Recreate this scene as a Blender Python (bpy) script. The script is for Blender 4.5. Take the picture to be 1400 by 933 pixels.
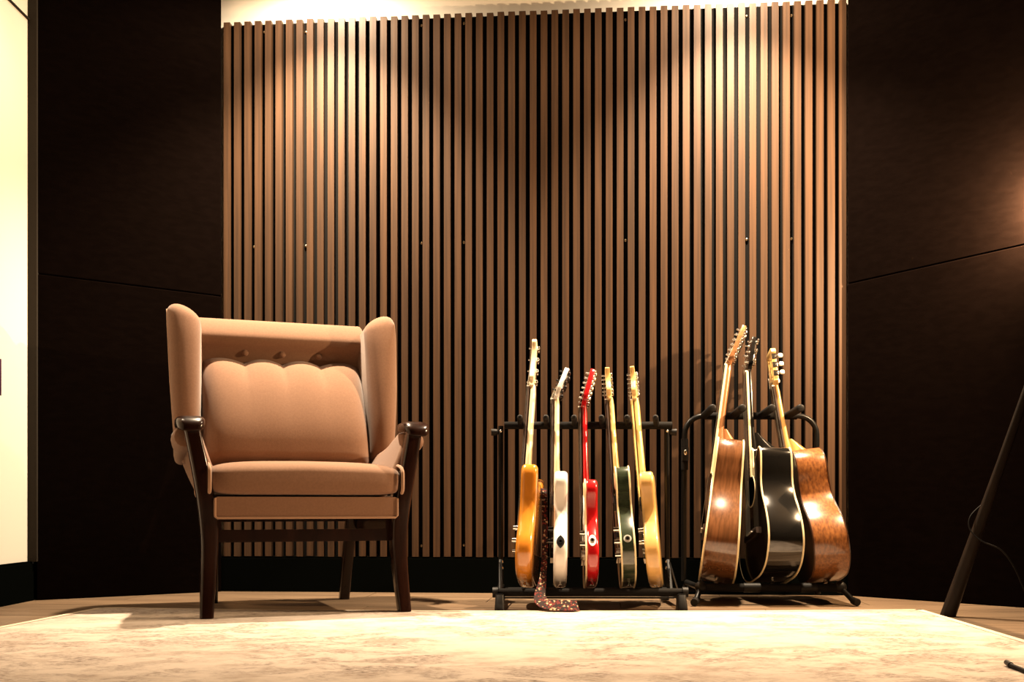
import bpy, math, random
from mathutils import Vector, Matrix
random.seed(7)
for o in list(bpy.data.objects):
    bpy.data.objects.remove(o)
S = bpy.context.scene
COL = S.collection

# ------------------------------------------------------------------ camera
F, PX, HY, CH = 1500.0, 700.0, 690.0, 0.345      # focal length in px, principal column, horizon row, camera height
cam = bpy.data.cameras.new('camera')
cam.sensor_width = 36.0
cam.lens = 36.0 * F / 1400.0
cam.shift_y = (HY - 466.5) / 1400.0
cam.clip_start = 0.05
camo = bpy.data.objects.new('camera', cam)
camo.location = (0, 0, CH)
camo.rotation_euler = (math.pi / 2, 0, 0)
COL.objects.link(camo)
S.camera = camo

# ------------------------------------------------------------------ world, exposure
w = bpy.data.worlds.new('world')
S.world = w
w.use_nodes = True
w.node_tree.nodes['Background'].inputs[0].default_value = (1.0, 0.75, 0.5, 1)
w.node_tree.nodes['Background'].inputs[1].default_value = 0.004
S.view_settings.view_transform = 'Standard'
S.view_settings.look = 'None'
S.view_settings.exposure = 1.05
S.view_settings.gamma = 1.0
S.view_settings.use_curve_mapping = False

WARM = (1.0, 0.77, 0.52)
CEIL = 2.47
DOWNLIGHTS = [  # x, y, power, half angle, label
    (-0.745, 4.02, 370, 48.5, 'recessed ceiling downlight over the wingback armchair'),
    (0.845, 3.88, 385, 48.5, 'recessed ceiling downlight over the acoustic guitar rack'),
    (-1.43, 3.50, 20, 45, 'added unseen ceiling downlight brightening the cream wall'),  # extra fixture, added out of view to light the cream wall
]
LAMP_POS, LAMP_POWER = Vector((1.735, 3.515, 1.30)), 135


def P(px, py, d):
    "photo pixel + distance from the camera plane -> world point"
    return Vector(((px - PX) / F * d, d, CH + (HY - py) / F * d))


# ------------------------------------------------------------------ materials
def new_mat(name):
    m = bpy.data.materials.new(name)
    m.use_nodes = True
    return m, m.node_tree, m.node_tree.nodes['Principled BSDF']


def setp(b, **k):
    for n, v in k.items():
        b.inputs[n.replace('_', ' ')].default_value = v


def rgba(c):
    return (c[0], c[1], c[2], 1)


def mat(name, col, rough=0.5, metal=0.0, coat=0.0, var=0.0, scale=(20, 20, 20), bump=0.0, bscale=None, sheen=0.0, objvar=0.0, col2=None, spec=0.5, detail=4):
    m, nt, b = new_mat(name)
    setp(b, Base_Color=rgba(col), Roughness=rough, Metallic=metal, Coat_Weight=coat, Sheen_Weight=sheen, Specular_IOR_Level=spec)
    b.inputs['Coat Roughness'].default_value = 0.06
    N, L = nt.nodes, nt.links
    out = None
    if var or col2 or bump:
        tc = N.new('ShaderNodeTexCoord')
        mp = N.new('ShaderNodeMapping')
        mp.inputs['Scale'].default_value = scale
        L.new(tc.outputs['Object'], mp.inputs[0])
        nz = N.new('ShaderNodeTexNoise')
        nz.inputs['Scale'].default_value = 1.0
        nz.inputs['Detail'].default_value = detail
        L.new(mp.outputs[0], nz.inputs['Vector'])
        if objvar:
            oi = N.new('ShaderNodeObjectInfo')
            nz.noise_dimensions = '4D'
            mu = N.new('ShaderNodeMath'); mu.operation = 'MULTIPLY'; mu.inputs[1].default_value = 50
            L.new(oi.outputs['Random'], mu.inputs[0]); L.new(mu.outputs[0], nz.inputs['W'])
        if var or col2:
            cr = N.new('ShaderNodeValToRGB')
            c2 = col2 or tuple(max(0, c * (1 - var)) for c in col)
            c1 = col if col2 else tuple(min(1, c * (1 + var)) for c in col)
            cr.color_ramp.elements[0].position = 0.35
            cr.color_ramp.elements[1].position = 0.66
            cr.color_ramp.elements[0].color = rgba(c2)
            cr.color_ramp.elements[1].color = rgba(c1)
            L.new(nz.outputs['Fac'], cr.inputs[0])
            out = cr.outputs[0]
        if bump:
            nb = nz
            if bscale:
                mp2 = N.new('ShaderNodeMapping'); mp2.inputs['Scale'].default_value = bscale
                L.new(tc.outputs['Object'], mp2.inputs[0])
                nb = N.new('ShaderNodeTexNoise'); nb.inputs['Scale'].default_value = 1.0; nb.inputs['Detail'].default_value = 3
                L.new(mp2.outputs[0], nb.inputs['Vector'])
            bp = N.new('ShaderNodeBump')
            bp.inputs['Strength'].default_value = bump
            bp.inputs['Distance'].default_value = 0.002
            L.new(nb.outputs['Fac'], bp.inputs['Height'])
            L.new(bp.outputs[0], b.inputs['Normal'])
    if objvar:
        oi2 = N.new('ShaderNodeObjectInfo')
        mr = N.new('ShaderNodeMapRange')
        mr.inputs['To Min'].default_value = 1 - objvar
        mr.inputs['To Max'].default_value = 1 + objvar
        L.new(oi2.outputs['Random'], mr.inputs[0])
        hs = N.new('ShaderNodeHueSaturation')
        L.new(mr.outputs[0], hs.inputs['Value'])
        if out:
            L.new(out, hs.inputs['Color'])
        else:
            hs.inputs['Color'].default_value = rgba(col)
        out = hs.outputs[0]
    if out:
        L.new(out, b.inputs['Base Color'])
    return m


M = {
    'slat': mat('walnut_slat', (0.053, 0.0255, 0.0112), 0.48, spec=0.36, var=0.28, scale=(90, 90, 2.2), bump=0.15, objvar=0.13),
    'felt': mat('black_felt', (0.006, 0.0055, 0.005), 1.0, spec=0.1),
    'cream': mat('cream_paint', (0.80, 0.75, 0.66), 0.85, spec=0.2, bump=0.03, scale=(60, 60, 60)),
    'ceil': mat('ceiling_paint', (0.10, 0.085, 0.07), 0.9, spec=0.2),
    'fabric': mat('black_acoustic_fabric', (0.0024, 0.0014, 0.0011), 0.95, var=0.12, scale=(20, 20, 60), bump=0.2, bscale=(500, 500, 500), spec=0.0),
    'base': mat('black_baseboard_paint', (0.0018, 0.0022, 0.0019), 0.8, spec=0.0),
    'greystrip': mat('olive_grey_strip', (0.020, 0.015, 0.010), 0.8, spec=0.2),  # dark tone for the wall return's shade and the groove line
    'plank': mat('oak_plank', (0.17, 0.115, 0.071), 0.45, spec=0.25, var=0.0, col2=(0.10, 0.064, 0.038), scale=(3, 40, 40), bump=0.1, objvar=0.12),
    'slab': mat('dark_subfloor', (0.03, 0.02, 0.015), 0.9),
    'velvet': mat('tan_velvet', (0.182, 0.096, 0.057), 0.85, var=0.06, scale=(160, 160, 160), bump=0.25, bscale=(700, 700, 700), sheen=0.2, spec=0.1),
    'piping': mat('tan_piping', (0.30, 0.17, 0.10), 0.7, sheen=0.3, spec=0.2),
    'chairwood': mat('dark_mahogany', (0.014, 0.0045, 0.0025), 0.22, coat=0.15, spec=0.35, var=0.35, scale=(40, 40, 5)),
    'metal': mat('black_steel', (0.005, 0.005, 0.005), 0.35, coat=0.0, spec=0.2),
    'foam': mat('black_foam', (0.009, 0.008, 0.0075), 0.8, spec=0.1, bump=0.3, scale=(300, 300, 300)),
    'rubber': mat('black_rubber', (0.009, 0.008, 0.0075), 0.5, spec=0.2),
    'nickel': mat('brushed_nickel', (0.78, 0.74, 0.66), 0.42, metal=0.85),
    'chrome': mat('chrome', (0.80, 0.78, 0.74), 0.16, metal=1.0),
    'blackhw': mat('black_hardware', (0.01, 0.01, 0.01), 0.22, metal=0.3, coat=0.6),
    'brass': mat('brass_screw', (0.70, 0.58, 0.38), 0.3, metal=1.0),
    'maple': mat('maple_neck', (0.74, 0.50, 0.19), 0.28, coat=0.5, var=0.1, scale=(60, 60, 4)),
    'maplepale': mat('pale_maple_neck', (0.80, 0.66, 0.42), 0.28, coat=0.5, var=0.06, scale=(60, 60, 4)),
    'rosewood': mat('rosewood_fretboard', (0.03, 0.015, 0.009), 0.5, var=0.3, scale=(80, 80, 6)),
    'orange': mat('amber_lacquer', (0.52, 0.19, 0.020), 0.18, coat=1.0, var=0.12, scale=(30, 30, 5)),
    'white': mat('white_lacquer', (0.82, 0.79, 0.74), 0.2, coat=1.0),
    'red': mat('cherry_red_lacquer', (0.42, 0.008, 0.010), 0.18, coat=1.0, var=0.08),
    'green': mat('dark_green_lacquer', (0.026, 0.036, 0.020), 0.2, coat=1.0, var=0.25, scale=(8, 8, 60)),
    'butter': mat('butterscotch_lacquer', (0.64, 0.38, 0.125), 0.28, coat=0.7, var=0.1, scale=(40, 40, 4)),
    'binding': mat('cream_binding', (0.72, 0.60, 0.36), 0.35),
    'blackpl': mat('black_plastic', (0.01, 0.01, 0.01), 0.3),
    'whitepl': mat('white_plastic', (0.78, 0.74, 0.66), 0.35),
    'rosside': mat('rosewood_side_lacquer', (0.115, 0.046, 0.017), 0.22, coat=1.0, var=0.25, scale=(120, 120, 3)),
    'spruce': mat('spruce_top', (0.55, 0.32, 0.12), 0.3, coat=0.6, var=0.08, scale=(4, 120, 3)),
    'blackgl': mat('black_gloss_lacquer', (0.006, 0.0055, 0.005), 0.14, coat=1.0),
    'tobacco': mat('tobacco_mahogany_lacquer', (0.27, 0.105, 0.030), 0.3, coat=0.6, col2=(0.13, 0.045, 0.014), scale=(140, 140, 60)),
    'darktop': mat('dark_mahogany_top', (0.05, 0.02, 0.010), 0.3, coat=0.5, var=0.2, scale=(90, 90, 4)),
    'neckwood': mat('mahogany_neck', (0.30, 0.125, 0.045), 0.3, coat=0.5, var=0.2, scale=(70, 70, 5)),
    'neckgold': mat('golden_neck', (0.52, 0.27, 0.08), 0.3, coat=0.5, var=0.15, scale=(70, 70, 5)),
    'hole': mat('soundhole_dark', (0.004, 0.003, 0.002), 1.0, spec=0.0),
    'string': mat('string_steel', (0.55, 0.50, 0.42), 0.3, metal=1.0),
    'lampwood': mat('dark_lamp_wood', (0.010, 0.006, 0.004), 0.5, spec=0.15, var=0.3, scale=(50, 50, 6)),
    'cord': mat('black_cord', (0.004, 0.0035, 0.0035), 0.6, spec=0.1),
    'plum': mat('plum_plastic', (0.05, 0.012, 0.04), 0.4),
    'shade': mat('black_enamel_shade', (0.012, 0.012, 0.012), 0.4),
}


def emit_mat(name, col, st):
    m, nt, b = new_mat(name)
    setp(b, Base_Color=rgba(col), Emission_Color=rgba(col), Emission_Strength=st)
    return m


M['glow'] = emit_mat('warm_lamp_glow', (1.0, 0.78, 0.5), 6.0)


def rug_mat():
    m, nt, b = new_mat('distressed_rug')
    N, L = nt.nodes, nt.links
    setp(b, Roughness=0.95, Specular_IOR_Level=0.1, Sheen_Weight=0.15)
    tc = N.new('ShaderNodeTexCoord')

    def noise(scale, detail, rough=0.6, dist=0.0):
        mp = N.new('ShaderNodeMapping'); mp.inputs['Scale'].default_value = scale
        L.new(tc.outputs['Object'], mp.inputs[0])
        n = N.new('ShaderNodeTexNoise'); n.inputs['Scale'].default_value = 1
        n.inputs['Detail'].default_value = detail; n.inputs['Roughness'].default_value = rough
        n.inputs['Distortion'].default_value = dist
        L.new(mp.outputs[0], n.inputs['Vector'])
        return n.outputs['Fac']

    def ramp(v, a, c):
        r = N.new('ShaderNodeMapRange'); r.inputs['From Min'].default_value = a; r.inputs['From Max'].default_value = c
        L.new(v, r.inputs[0]); return r.outputs[0]

    def mul(a, c):
        x = N.new('ShaderNodeMath'); x.operation = 'MULTIPLY'; x.use_clamp = True
        L.new(a, x.inputs[0]); L.new(c, x.inputs[1]); return x.outputs[0]
    big = ramp(noise((2.6, 2.2, 1), 3, 0.6, 0.6), 0.34, 0.52)
    med = ramp(noise((8, 11, 1), 5, 0.7, 0.8), 0.43, 0.56)
    fine = ramp(noise((55, 210, 1), 3, 0.7), 0.40, 0.62)
    f = mul(mul(med, fine), big)
    mix = N.new('ShaderNodeMixRGB')
    mix.inputs[1].default_value = (0.52, 0.445, 0.385, 1)
    mix.inputs[2].default_value = (0.075, 0.042, 0.030, 1)
    L.new(f, mix.inputs[0])
    # pale woven rule lines
    mix2 = N.new('ShaderNodeMixRGB'); mix2.inputs[2].default_value = (0.27, 0.205, 0.16, 1)
    sof = ramp(noise((7, 9, 1), 4, 0.65), 0.5, 0.8)
    L.new(sof, mix2.inputs[0]); L.new(mix.outputs[0], mix2.inputs[1])
    L.new(mix2.outputs[0], b.inputs['Base Color'])
    bp = N.new('ShaderNodeBump'); bp.inputs['Strength'].default_value = 0.35; bp.inputs['Distance'].default_value = 0.002
    L.new(noise((260, 260, 1), 2), bp.inputs['Height']); L.new(bp.outputs[0], b.inputs['Normal'])
    return m


M['rug'] = rug_mat()


def strap_mat():
    m, nt, b = new_mat('woven_strap')
    N, L = nt.nodes, nt.links
    setp(b, Roughness=0.8, Specular_IOR_Level=0.2)
    tc = N.new('ShaderNodeTexCoord')
    mp = N.new('ShaderNodeMapping'); mp.inputs['Scale'].default_value = (170, 170, 170)
    L.new(tc.outputs['Object'], mp.inputs[0])
    v = N.new('ShaderNodeTexVoronoi'); v.inputs['Scale'].default_value = 1
    L.new(mp.outputs[0], v.inputs['Vector'])
    cr = N.new('ShaderNodeValToRGB'); cr.color_ramp.interpolation = 'CONSTANT'
    e = cr.color_ramp.elements
    e[0].color = (0.012, 0.003, 0.002, 1); e[1].position = 0.62; e[1].color = (0.10, 0.010, 0.006, 1)
    x = e.new(0.90); x.color = (0.34, 0.24, 0.14, 1)
    sp = N.new('ShaderNodeSeparateColor'); L.new(v.outputs['Color'], sp.inputs[0])
    L.new(sp.outputs[0], cr.inputs[0]); L.new(cr.outputs[0], b.inputs['Base Color'])
    return m


M['strap'] = strap_mat()


# ------------------------------------------------------------------ mesh helpers
class MB:
    def __init__(s):
        s.v, s.f = [], []

    def add(s, vs, fs, T=None):
        n = len(s.v)
        s.v += [tuple(T @ Vector(p)) if T is not None else tuple(p) for p in vs]
        s.f += [tuple(i + n for i in f) for f in fs]
        return s

    def box(s, c, sz, T=None):
        x, y, z = (a / 2 for a in sz)
        vs = [(c[0] + i * x, c[1] + j * y, c[2] + k * z) for i in (-1, 1) for j in (-1, 1) for k in (-1, 1)]
        return s.add(vs, [(0, 1, 3, 2), (4, 6, 7, 5), (0, 4, 5, 1), (2, 3, 7, 6), (0, 2, 6, 4), (1, 5, 7, 3)], T)

    def rings(s, rings, closed=False, cap=True, T=None):
        n = len(rings[0]); k = len(rings)
        vs = [p for r in rings for p in r]
        fs = []
        for i in range(k if closed else k - 1):
            a, b = i * n, ((i + 1) % k) * n
            for j in range(n):
                q = (j + 1) % n
                fs.append((a + j, a + q, b + q, b + j))
        if cap and not closed:
            fs.append(tuple(range(n))[::-1])
            fs.append(tuple((k - 1) * n + j for j in range(n)))
        return s.add(vs, fs, T)

    def tube(s, pts, r, n=10, closed=False, T=None):
        pts = [Vector(p) for p in pts]
        k = len(pts)
        rs = r if isinstance(r, (list, tuple)) else [r] * k
        tg = []
        for i in range(k):
            if closed:
                d = pts[(i + 1) % k] - pts[i - 1]
            else:
                d = pts[min(i + 1, k - 1)] - pts[max(i - 1, 0)]
            tg.append(d.normalized())
        ref = Vector((0, 0, 1)) if abs(tg[0].z) < 0.9 else Vector((1, 0, 0))
        u = tg[0].cross(ref).normalized()
        rr = []
        for i in range(k):
            u = (u - tg[i] * u.dot(tg[i])).normalized()
            v = tg[i].cross(u)
            rr.append([pts[i] + (u * math.cos(a) + v * math.sin(a)) * rs[i] for a in (2 * math.pi * j / n for j in range(n))])
        return s.rings(rr, closed, True, T)

    def loft(s, path, sizes, n=16, p=4.0, T=None):
        "stack of horizontal superellipse sections (half sizes a along x, b along y)"
        rr = []
        for c, (a, b) in zip(path, sizes):
            ring = []
            for j in range(n):
                t = 2 * math.pi * (j + 0.5) / n
                ct, st = math.cos(t), math.sin(t)
                ring.append(Vector((c[0] + a * math.copysign(abs(ct) ** (2 / p), ct), c[1] + b * math.copysign(abs(st) ** (2 / p), st), c[2])))
            rr.append(ring)
        return s.rings(rr, T=T)

    def sell(s, c, r, e1=0.5, e2=0.5, nu=28, nv=16, fn=None, T=None):
        "superellipsoid, poles on z"
        def pw(a, e): return math.copysign(abs(a) ** e, a)
        rr = []
        for i in range(nv + 1):
            t = -math.pi / 2 + math.pi * i / nv
            t = max(-1.5, min(1.5, t))
            ring = []
            for j in range(nu):
                q = 2 * math.pi * j / nu
                p = Vector((c[0] + r[0] * pw(math.cos(t), e1) * pw(math.cos(q), e2), c[1] + r[1] * pw(math.cos(t), e1) * pw(math.sin(q), e2), c[2] + r[2] * pw(math.sin(t), e1)))
                ring.append(fn(p) if fn else p)
            rr.append(ring)
        return s.rings(rr, T=T)

    def cyl(s, a, b, r, n=14, r2=None, T=None):
        return s.tube([a, b], [r, r if r2 is None else r2], n, T=T)

    def pad(s, outline, x0, x1, r, nr=3, fn=None, T=None):
        "outline in (y, z), extruded along x with rounded edges"
        k = len(outline)
        ar = sum(outline[i - 1][0] * outline[i][1] - outline[i][0] * outline[i - 1][1] for i in range(k))
        sg = 1 if ar > 0 else -1
        nrm = []
        for i in range(k):
            dx = outline[(i + 1) % k][0] - outline[i - 1][0]; dy = outline[(i + 1) % k][1] - outline[i - 1][1]
            l = math.hypot(dx, dy) or 1
            nrm.append((-dy / l * sg, dx / l * sg))
        lay = []
        for q in range(nr + 1):
            a = q / nr * math.pi / 2
            lay.append((x0 + r * (1 - math.sin(a)), r * (1 - math.cos(a))))
        lay = [(x0 + r * (1 - math.cos(q / nr * math.pi / 2)), r * (1 - math.sin(q / nr * math.pi / 2))) for q in range(nr + 1)]
        lay += [(x1 - (a - x0), i) for a, i in reversed(lay)]
        rr = []
        for x, ins in lay:
            ring = [Vector((x, outline[i][0] + nrm[i][0] * ins, outline[i][1] + nrm[i][1] * ins)) for i in range(k)]
            rr.append([fn(p) for p in ring] if fn else ring)
        return s.rings(rr, T=T)

    def mesh(s, name, m, ang=40):
        me = bpy.data.meshes.new(name)
        me.from_pydata(s.v, [], s.f)
        me.materials.append(m)
        me.update()
        import bmesh
        b = bmesh.new(); b.from_mesh(me)
        bmesh.ops.recalc_face_normals(b, faces=b.faces)
        b.to_mesh(me); b.free()
        me.shade_smooth()
        me.set_sharp_from_angle(angle=math.radians(ang))
        return me

    def obj(s, name, m, parent=None, loc=None, ang=40):
        o = bpy.data.objects.new(name, s.mesh(name, M[m] if isinstance(m, str) else m, ang))
        COL.objects.link(o)
        o.parent = parent
        if loc is not None:
            o.location = loc
        return o


def link(name, me, parent=None, loc=(0, 0, 0), rot=None):
    o = bpy.data.objects.new(name, me)
    COL.objects.link(o)
    o.parent = parent
    if rot is not None:
        o.matrix_local = Matrix.Translation(loc) @ rot.to_4x4()
    else:
        o.location = loc
    return o


def tag(o, label, cat, group=None):
    o['label'] = label
    o['category'] = cat
    if group:
        o['group'] = group
    return o


def empty(name, loc=(0, 0, 0), rotz=0.0):
    o = bpy.data.objects.new(name, None)
    o.empty_display_size = 0.05
    COL.objects.link(o)
    o.location = loc
    o.rotation_euler = (0, 0, rotz)
    return o


def struct(o):
    o['kind'] = 'structure'
    return o


def spline(pts, n=6, closed=True):
    k = len(pts)
    out = []
    for i in range(k if closed else k - 1):
        if closed:
            p0, p1, p2, p3 = (pts[(i + q) % k] for q in (-1, 0, 1, 2))
        else:
            p0, p1, p2, p3 = (pts[min(max(i + q, 0), k - 1)] for q in (-1, 0, 1, 2))
        for j in range(n):
            t = j / n
            out.append(tuple(0.5 * ((2 * b) + (c - a) * t + (2 * a - 5 * b + 4 * c - d) * t * t + (-a + 3 * b - 3 * c + d) * t ** 3) for a, b, c, d in zip(p0, p1, p2, p3)))
    if not closed:
        out.append(tuple(pts[-1]))
    return out


# ------------------------------------------------------------------ structure
WL, WR = Vector((-1.154, 4.36, 0)), Vector((1.276, 4.16, 0))         # front line of the slat wall
WU = (WR - WL).normalized()
WN = Vector((WU.y, -WU.x, 0))                                         # points to the room
WLEN = (WR - WL).length
WANG = math.atan2(WU.y, WU.x)

# floor slab with planks
floor = struct(MB().box((0.3, 2.2, -0.062), (5.4, 5.4, 0.09)).obj('floor', 'slab'))
TP = Matrix.Rotation(WANG, 4, 'Z')
PWID, PLEN = 0.19, 1.32
pm = MB().box((0, 0, -0.0075), (PLEN - 0.003, PWID - 0.003, 0.015)).mesh('plank', M['plank'])
yrow = 4.60
row = 0
while yrow > 0.1:
    off = (row * 0.47) % PLEN
    x = -3.6 + off - PLEN
    while x < 2.6:
        c = Vector((x + PLEN / 2, yrow, 0))
        if -2.6 < c.x < 2.75:
            o = link('plank', pm, floor, TP @ c + Vector((0.0, 0.1, 0)), TP.to_3x3())
        x += PLEN
    yrow -= PWID
    row += 1

# back wall, painted cream above the slat cladding
TW = Matrix.Translation(WL) @ Matrix.Rotation(WANG, 4, 'Z')          # x along the wall, y into the wall, z up
wall = MB().box((WLEN / 2, 0.105, CEIL / 2), (WLEN + 0.5, 0.15, CEIL), ).obj('wall_back', 'cream')
wall.matrix_world = TW
struct(wall)
ZB, ZT = 0.140, 2.262
felt = MB().box((WLEN / 2, 0.0265, (ZB + ZT) / 2 - 0.002), (WLEN, 0.009, ZT - ZB - 0.006)).obj('felt_backing', 'felt', wall)
NS = 58
pitch = WLEN / NS
sm = MB().box((0, 0.011, (ZB + ZT) / 2), (pitch * 0.605, 0.022, ZT - ZB)).mesh('slat', M['slat'])
for i in range(NS):
    link('slat', sm, wall, ((i + 0.5) * pitch, random.uniform(-0.0006, 0.0006), random.uniform(-0.0015, 0.0015)))
scm = MB().sell((0, 0.020, 0), (0.0058, 0.004, 0.0058), 1, 1, 12, 6).mesh('screw', M['brass'])
for px, py in [(354, 41), (413, 41), (572, 32), (631, 29), (857, 24), (1023, 19), (1083, 18), (352, 336), (411, 335), (572, 331), (631, 330),
               (857, 327), (1024, 326), (1085, 325), (572, 747), (633, 746)]:
    best = None
    for g in range(1, NS):
        q = WL + WU * (g * pitch)
        e = abs(PX + q.x / q.y * F - px)
        if best is None or e < best[0]:
            best = (e, g, q)
    link('screw', scm, wall, (best[1] * pitch, 0, CH + (HY - py) / F * best[2].y))
bb = struct(MB().box((WLEN / 2, 0.009, 0.066), (WLEN, 0.036, 0.132)).box((WLEN / 2, 0.014, 0.135), (WLEN, 0.026, 0.008)).obj('baseboard_back', 'base'))
bb.matrix_world = TW


# angled fabric walls beside the slats
def fabric_panel(a, b, za, zb, z0, label, top):
    "box standing on the line a-b (room side), za/zb the seam height at the ends"
    u = (b - a).normalized()
    n = Vector((-u.y, u.x, 0))
    if n.y < 0:
        n = -n
    th = 0.05
    L = (b - a).length
    e = empty('acoustic_baffle', (a.x, a.y, 0))
    lo = (0.0, 0.0) if not top else (za, zb)
    hi = (za - 0.001, zb - 0.001) if not top else (z0, z0)
    mb = MB()
    rr = []
    for fx, lo_, hi_ in ((0, lo[0], hi[0]), (1, lo[1], hi[1])):
        r = 0.004
        base = u * (L * fx)
        pts = [base + n * r + Vector((0, 0, lo_)), base + n * 0 + Vector((0, 0, lo_ + r)), base + Vector((0, 0, hi_ - r)), base + n * r + Vector((0, 0, hi_)),
               base + n * th + Vector((0, 0, hi_)), base + n * th + Vector((0, 0, lo_))]
        rr.append(pts)
    mb.rings(rr)
    mb.obj('fabric_face', 'fabric', e)
    fr = MB()
    rr = []
    for fx, lo_, hi_ in ((0.005, lo[0], hi[0]), (0.995, lo[1], hi[1])):
        base = u * (L * fx)
        rr.append([base + n * (th + 0.001) + Vector((0, 0, lo_ + 0.004)), base + n * (th + 0.001) + Vector((0, 0, hi_ - 0.004)),
                   base + n * (th + 0.02) + Vector((0, 0, hi_ - 0.004)), base + n * (th + 0.02) + Vector((0, 0, lo_ + 0.004))])
    fr.rings(rr)
    fr.obj('backing_board', 'felt', e)
    tag(e, label, 'acoustic panel')
    return e


LA, LB = Vector((-1.705, 3.94, 0)), Vector((-1.150, 4.338, 0))
RA, RB = Vector((1.268, 4.140, 0)), Vector((1.268, 4.140, 0)) + (Vector((1.703, 3.66, 0)) - Vector((1.268, 4.14, 0))) * 1.75
seamL = (CH + (HY - 374) / F * LA.y, CH + (HY - 405) / F * LB.y)
k = 1.75
zr0 = CH + (HY - 388) / F * RA.y
zr1 = zr0 + (CH + (HY - 335) / F * 3.66 - zr0) * k
fabric_panel(LA, LB, seamL[0], seamL[1], 2.6, 'black fabric wall panel behind the armchair, floor up to the seam', False)
fabric_panel(LA, LB, seamL[0], seamL[1], CEIL - 0.01, 'black fabric upper wall panel between cream wall and slatted wall', True)
fabric_panel(RA, RB, zr0, zr1, 2.6, 'black fabric lower wall panel behind the tripod lamp leg', False)
fabric_panel(RA, RB, zr0, zr1, CEIL - 0.01, 'black fabric upper wall panel with warm lamp glow on it', True)

# left wall (cream) with a return strip coloured dark for shade, baseboard, groove line
XW = -1.735
wl = struct(MB().box((XW - 0.06, 2.05, CEIL / 2), (0.12, 3.78, CEIL)).obj('wall_left', 'cream'))
struct(MB().box((XW + 0.004, 2.05, 2.083), (0.010, 3.76, 0.004)).obj('trim_1', 'greystrip'))
struct(MB().box((XW + 0.016, 3.945, (CEIL + 0.14) / 2), (0.032, 0.03, CEIL - 0.14)).obj('return_shade', 'greystrip'))
struct(MB().box((XW + 0.009, 2.05, 0.066), (0.018, 3.78, 0.132)).box((XW + 0.006, 2.05, 0.136), (0.012, 3.78, 0.010)).obj('baseboard_left', 'base'))
sp = MB().pad([(-0.04, -0.062), (0.04, -0.062), (0.04, 0.062), (-0.04, 0.062)], 0, 0.012, 0.003, 2).obj('wall_plate', 'plum')
sp.location = (XW, 3.665, CH + (HY - 515) / F * 3.68)
tag(sp, 'small dark plum wall plate fixed on the cream wall', 'wall plate')
# right and front walls, ceiling (close the room)
struct(MB().box((2.62, 1.5, CEIL / 2), (0.12, 4.2, CEIL)).obj('wall_right', 'fabric'))
struct(MB().box((0.4, -0.45, CEIL / 2), (4.6, 0.12, CEIL)).obj('wall_front', 'fabric'))
struct(MB().box((0.35, 2.1, CEIL + 0.05), (5.0, 5.3, 0.1)).obj('ceiling', 'ceil'))

# ------------------------------------------------------------------ downlights (ceiling fixtures; the one by the cream wall is added)
for x, y, pw, ha, lab in DOWNLIGHTS:
    e = empty('recessed_downlight', (x, y, CEIL))
    ring = []
    MB().rings([[Vector((r * math.cos(a), r * math.sin(a), z)) for a in (2 * math.pi * j / 28 for j in range(28))] for r, z in ((0.036, -0.001), (0.036, -0.004), (0.048, -0.006), (0.05, -0.001))], cap=False).obj('bezel', 'whitepl', e)
    MB().cyl((0, 0, -0.0005), (0, 0, -0.0025), 0.034, 24).obj('lens', 'glow', e)
    tag(e, lab, 'downlight')
    l = bpy.data.lights.new('downlight_beam', 'SPOT')
    l.energy = pw
    l.color = WARM
    l.spot_size = math.radians(2 * ha)
    l.spot_blend = 1.0
    l.shadow_soft_size = 0.03
    lo = bpy.data.objects.new('downlight_beam', l)
    COL.objects.link(lo)
    lo.parent = e
    lo.location = (0, 0, -0.02)
    l2 = bpy.data.lights.new('downlight_spill', 'SPOT')
    l2.energy = pw * 0.09
    l2.color = WARM
    l2.spot_size = math.radians(172)
    l2.spot_blend = 0.5
    l2.shadow_soft_size = 0.03
    lo2 = bpy.data.objects.new('downlight_spill', l2)
    COL.objects.link(lo2)
    lo2.parent = e
    lo2.location = (0, 0, -0.02)

# ------------------------------------------------------------------ rug
rugz = 0.006
RC = [Vector((-1.352, 3.60)), Vector((1.318, 3.535)), Vector((1.20, 1.25)), Vector((-1.62, 1.25))]
nx, ny = 40, 30
vs, fs = [], []
for zz in (rugz, 0.0005):
    for j in range(ny + 1):
        for i in range(nx + 1):
            s, t = i / nx, j / ny
            p = (RC[0] * (1 - s) + RC[1] * s) * (1 - t) + (RC[3] * (1 - s) + RC[2] * s) * t
            bow = -0.085 * (1 - (2 * s - 1) ** 2) * (1 - t)
            vs.append((p.x, p.y + bow, zz))
W1 = nx + 1
for j in range(ny):
    for i in range(nx):
        a = j * W1 + i
        fs.append((a, a + 1, a + 1 + W1, a + W1))
q = W1 * (ny + 1)
bd = [i for i in range(nx)] + [j * W1 + nx for j in range(ny)] + [ny * W1 + i for i in range(nx, 0, -1)] + [j * W1 for j in range(ny, 0, -1)]
for a, b2 in zip(bd, bd[1:] + bd[:1]):
    fs.append((a, b2, b2 + q, a + q))
fs += [tuple(i + q for i in f[::-1]) for f in fs[:nx * ny]]
rug = MB().add(vs, fs).obj('rug', 'rug')
tag(rug, 'large cream rug with faded brown distressed pattern on the wooden floor', 'rug')

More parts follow.
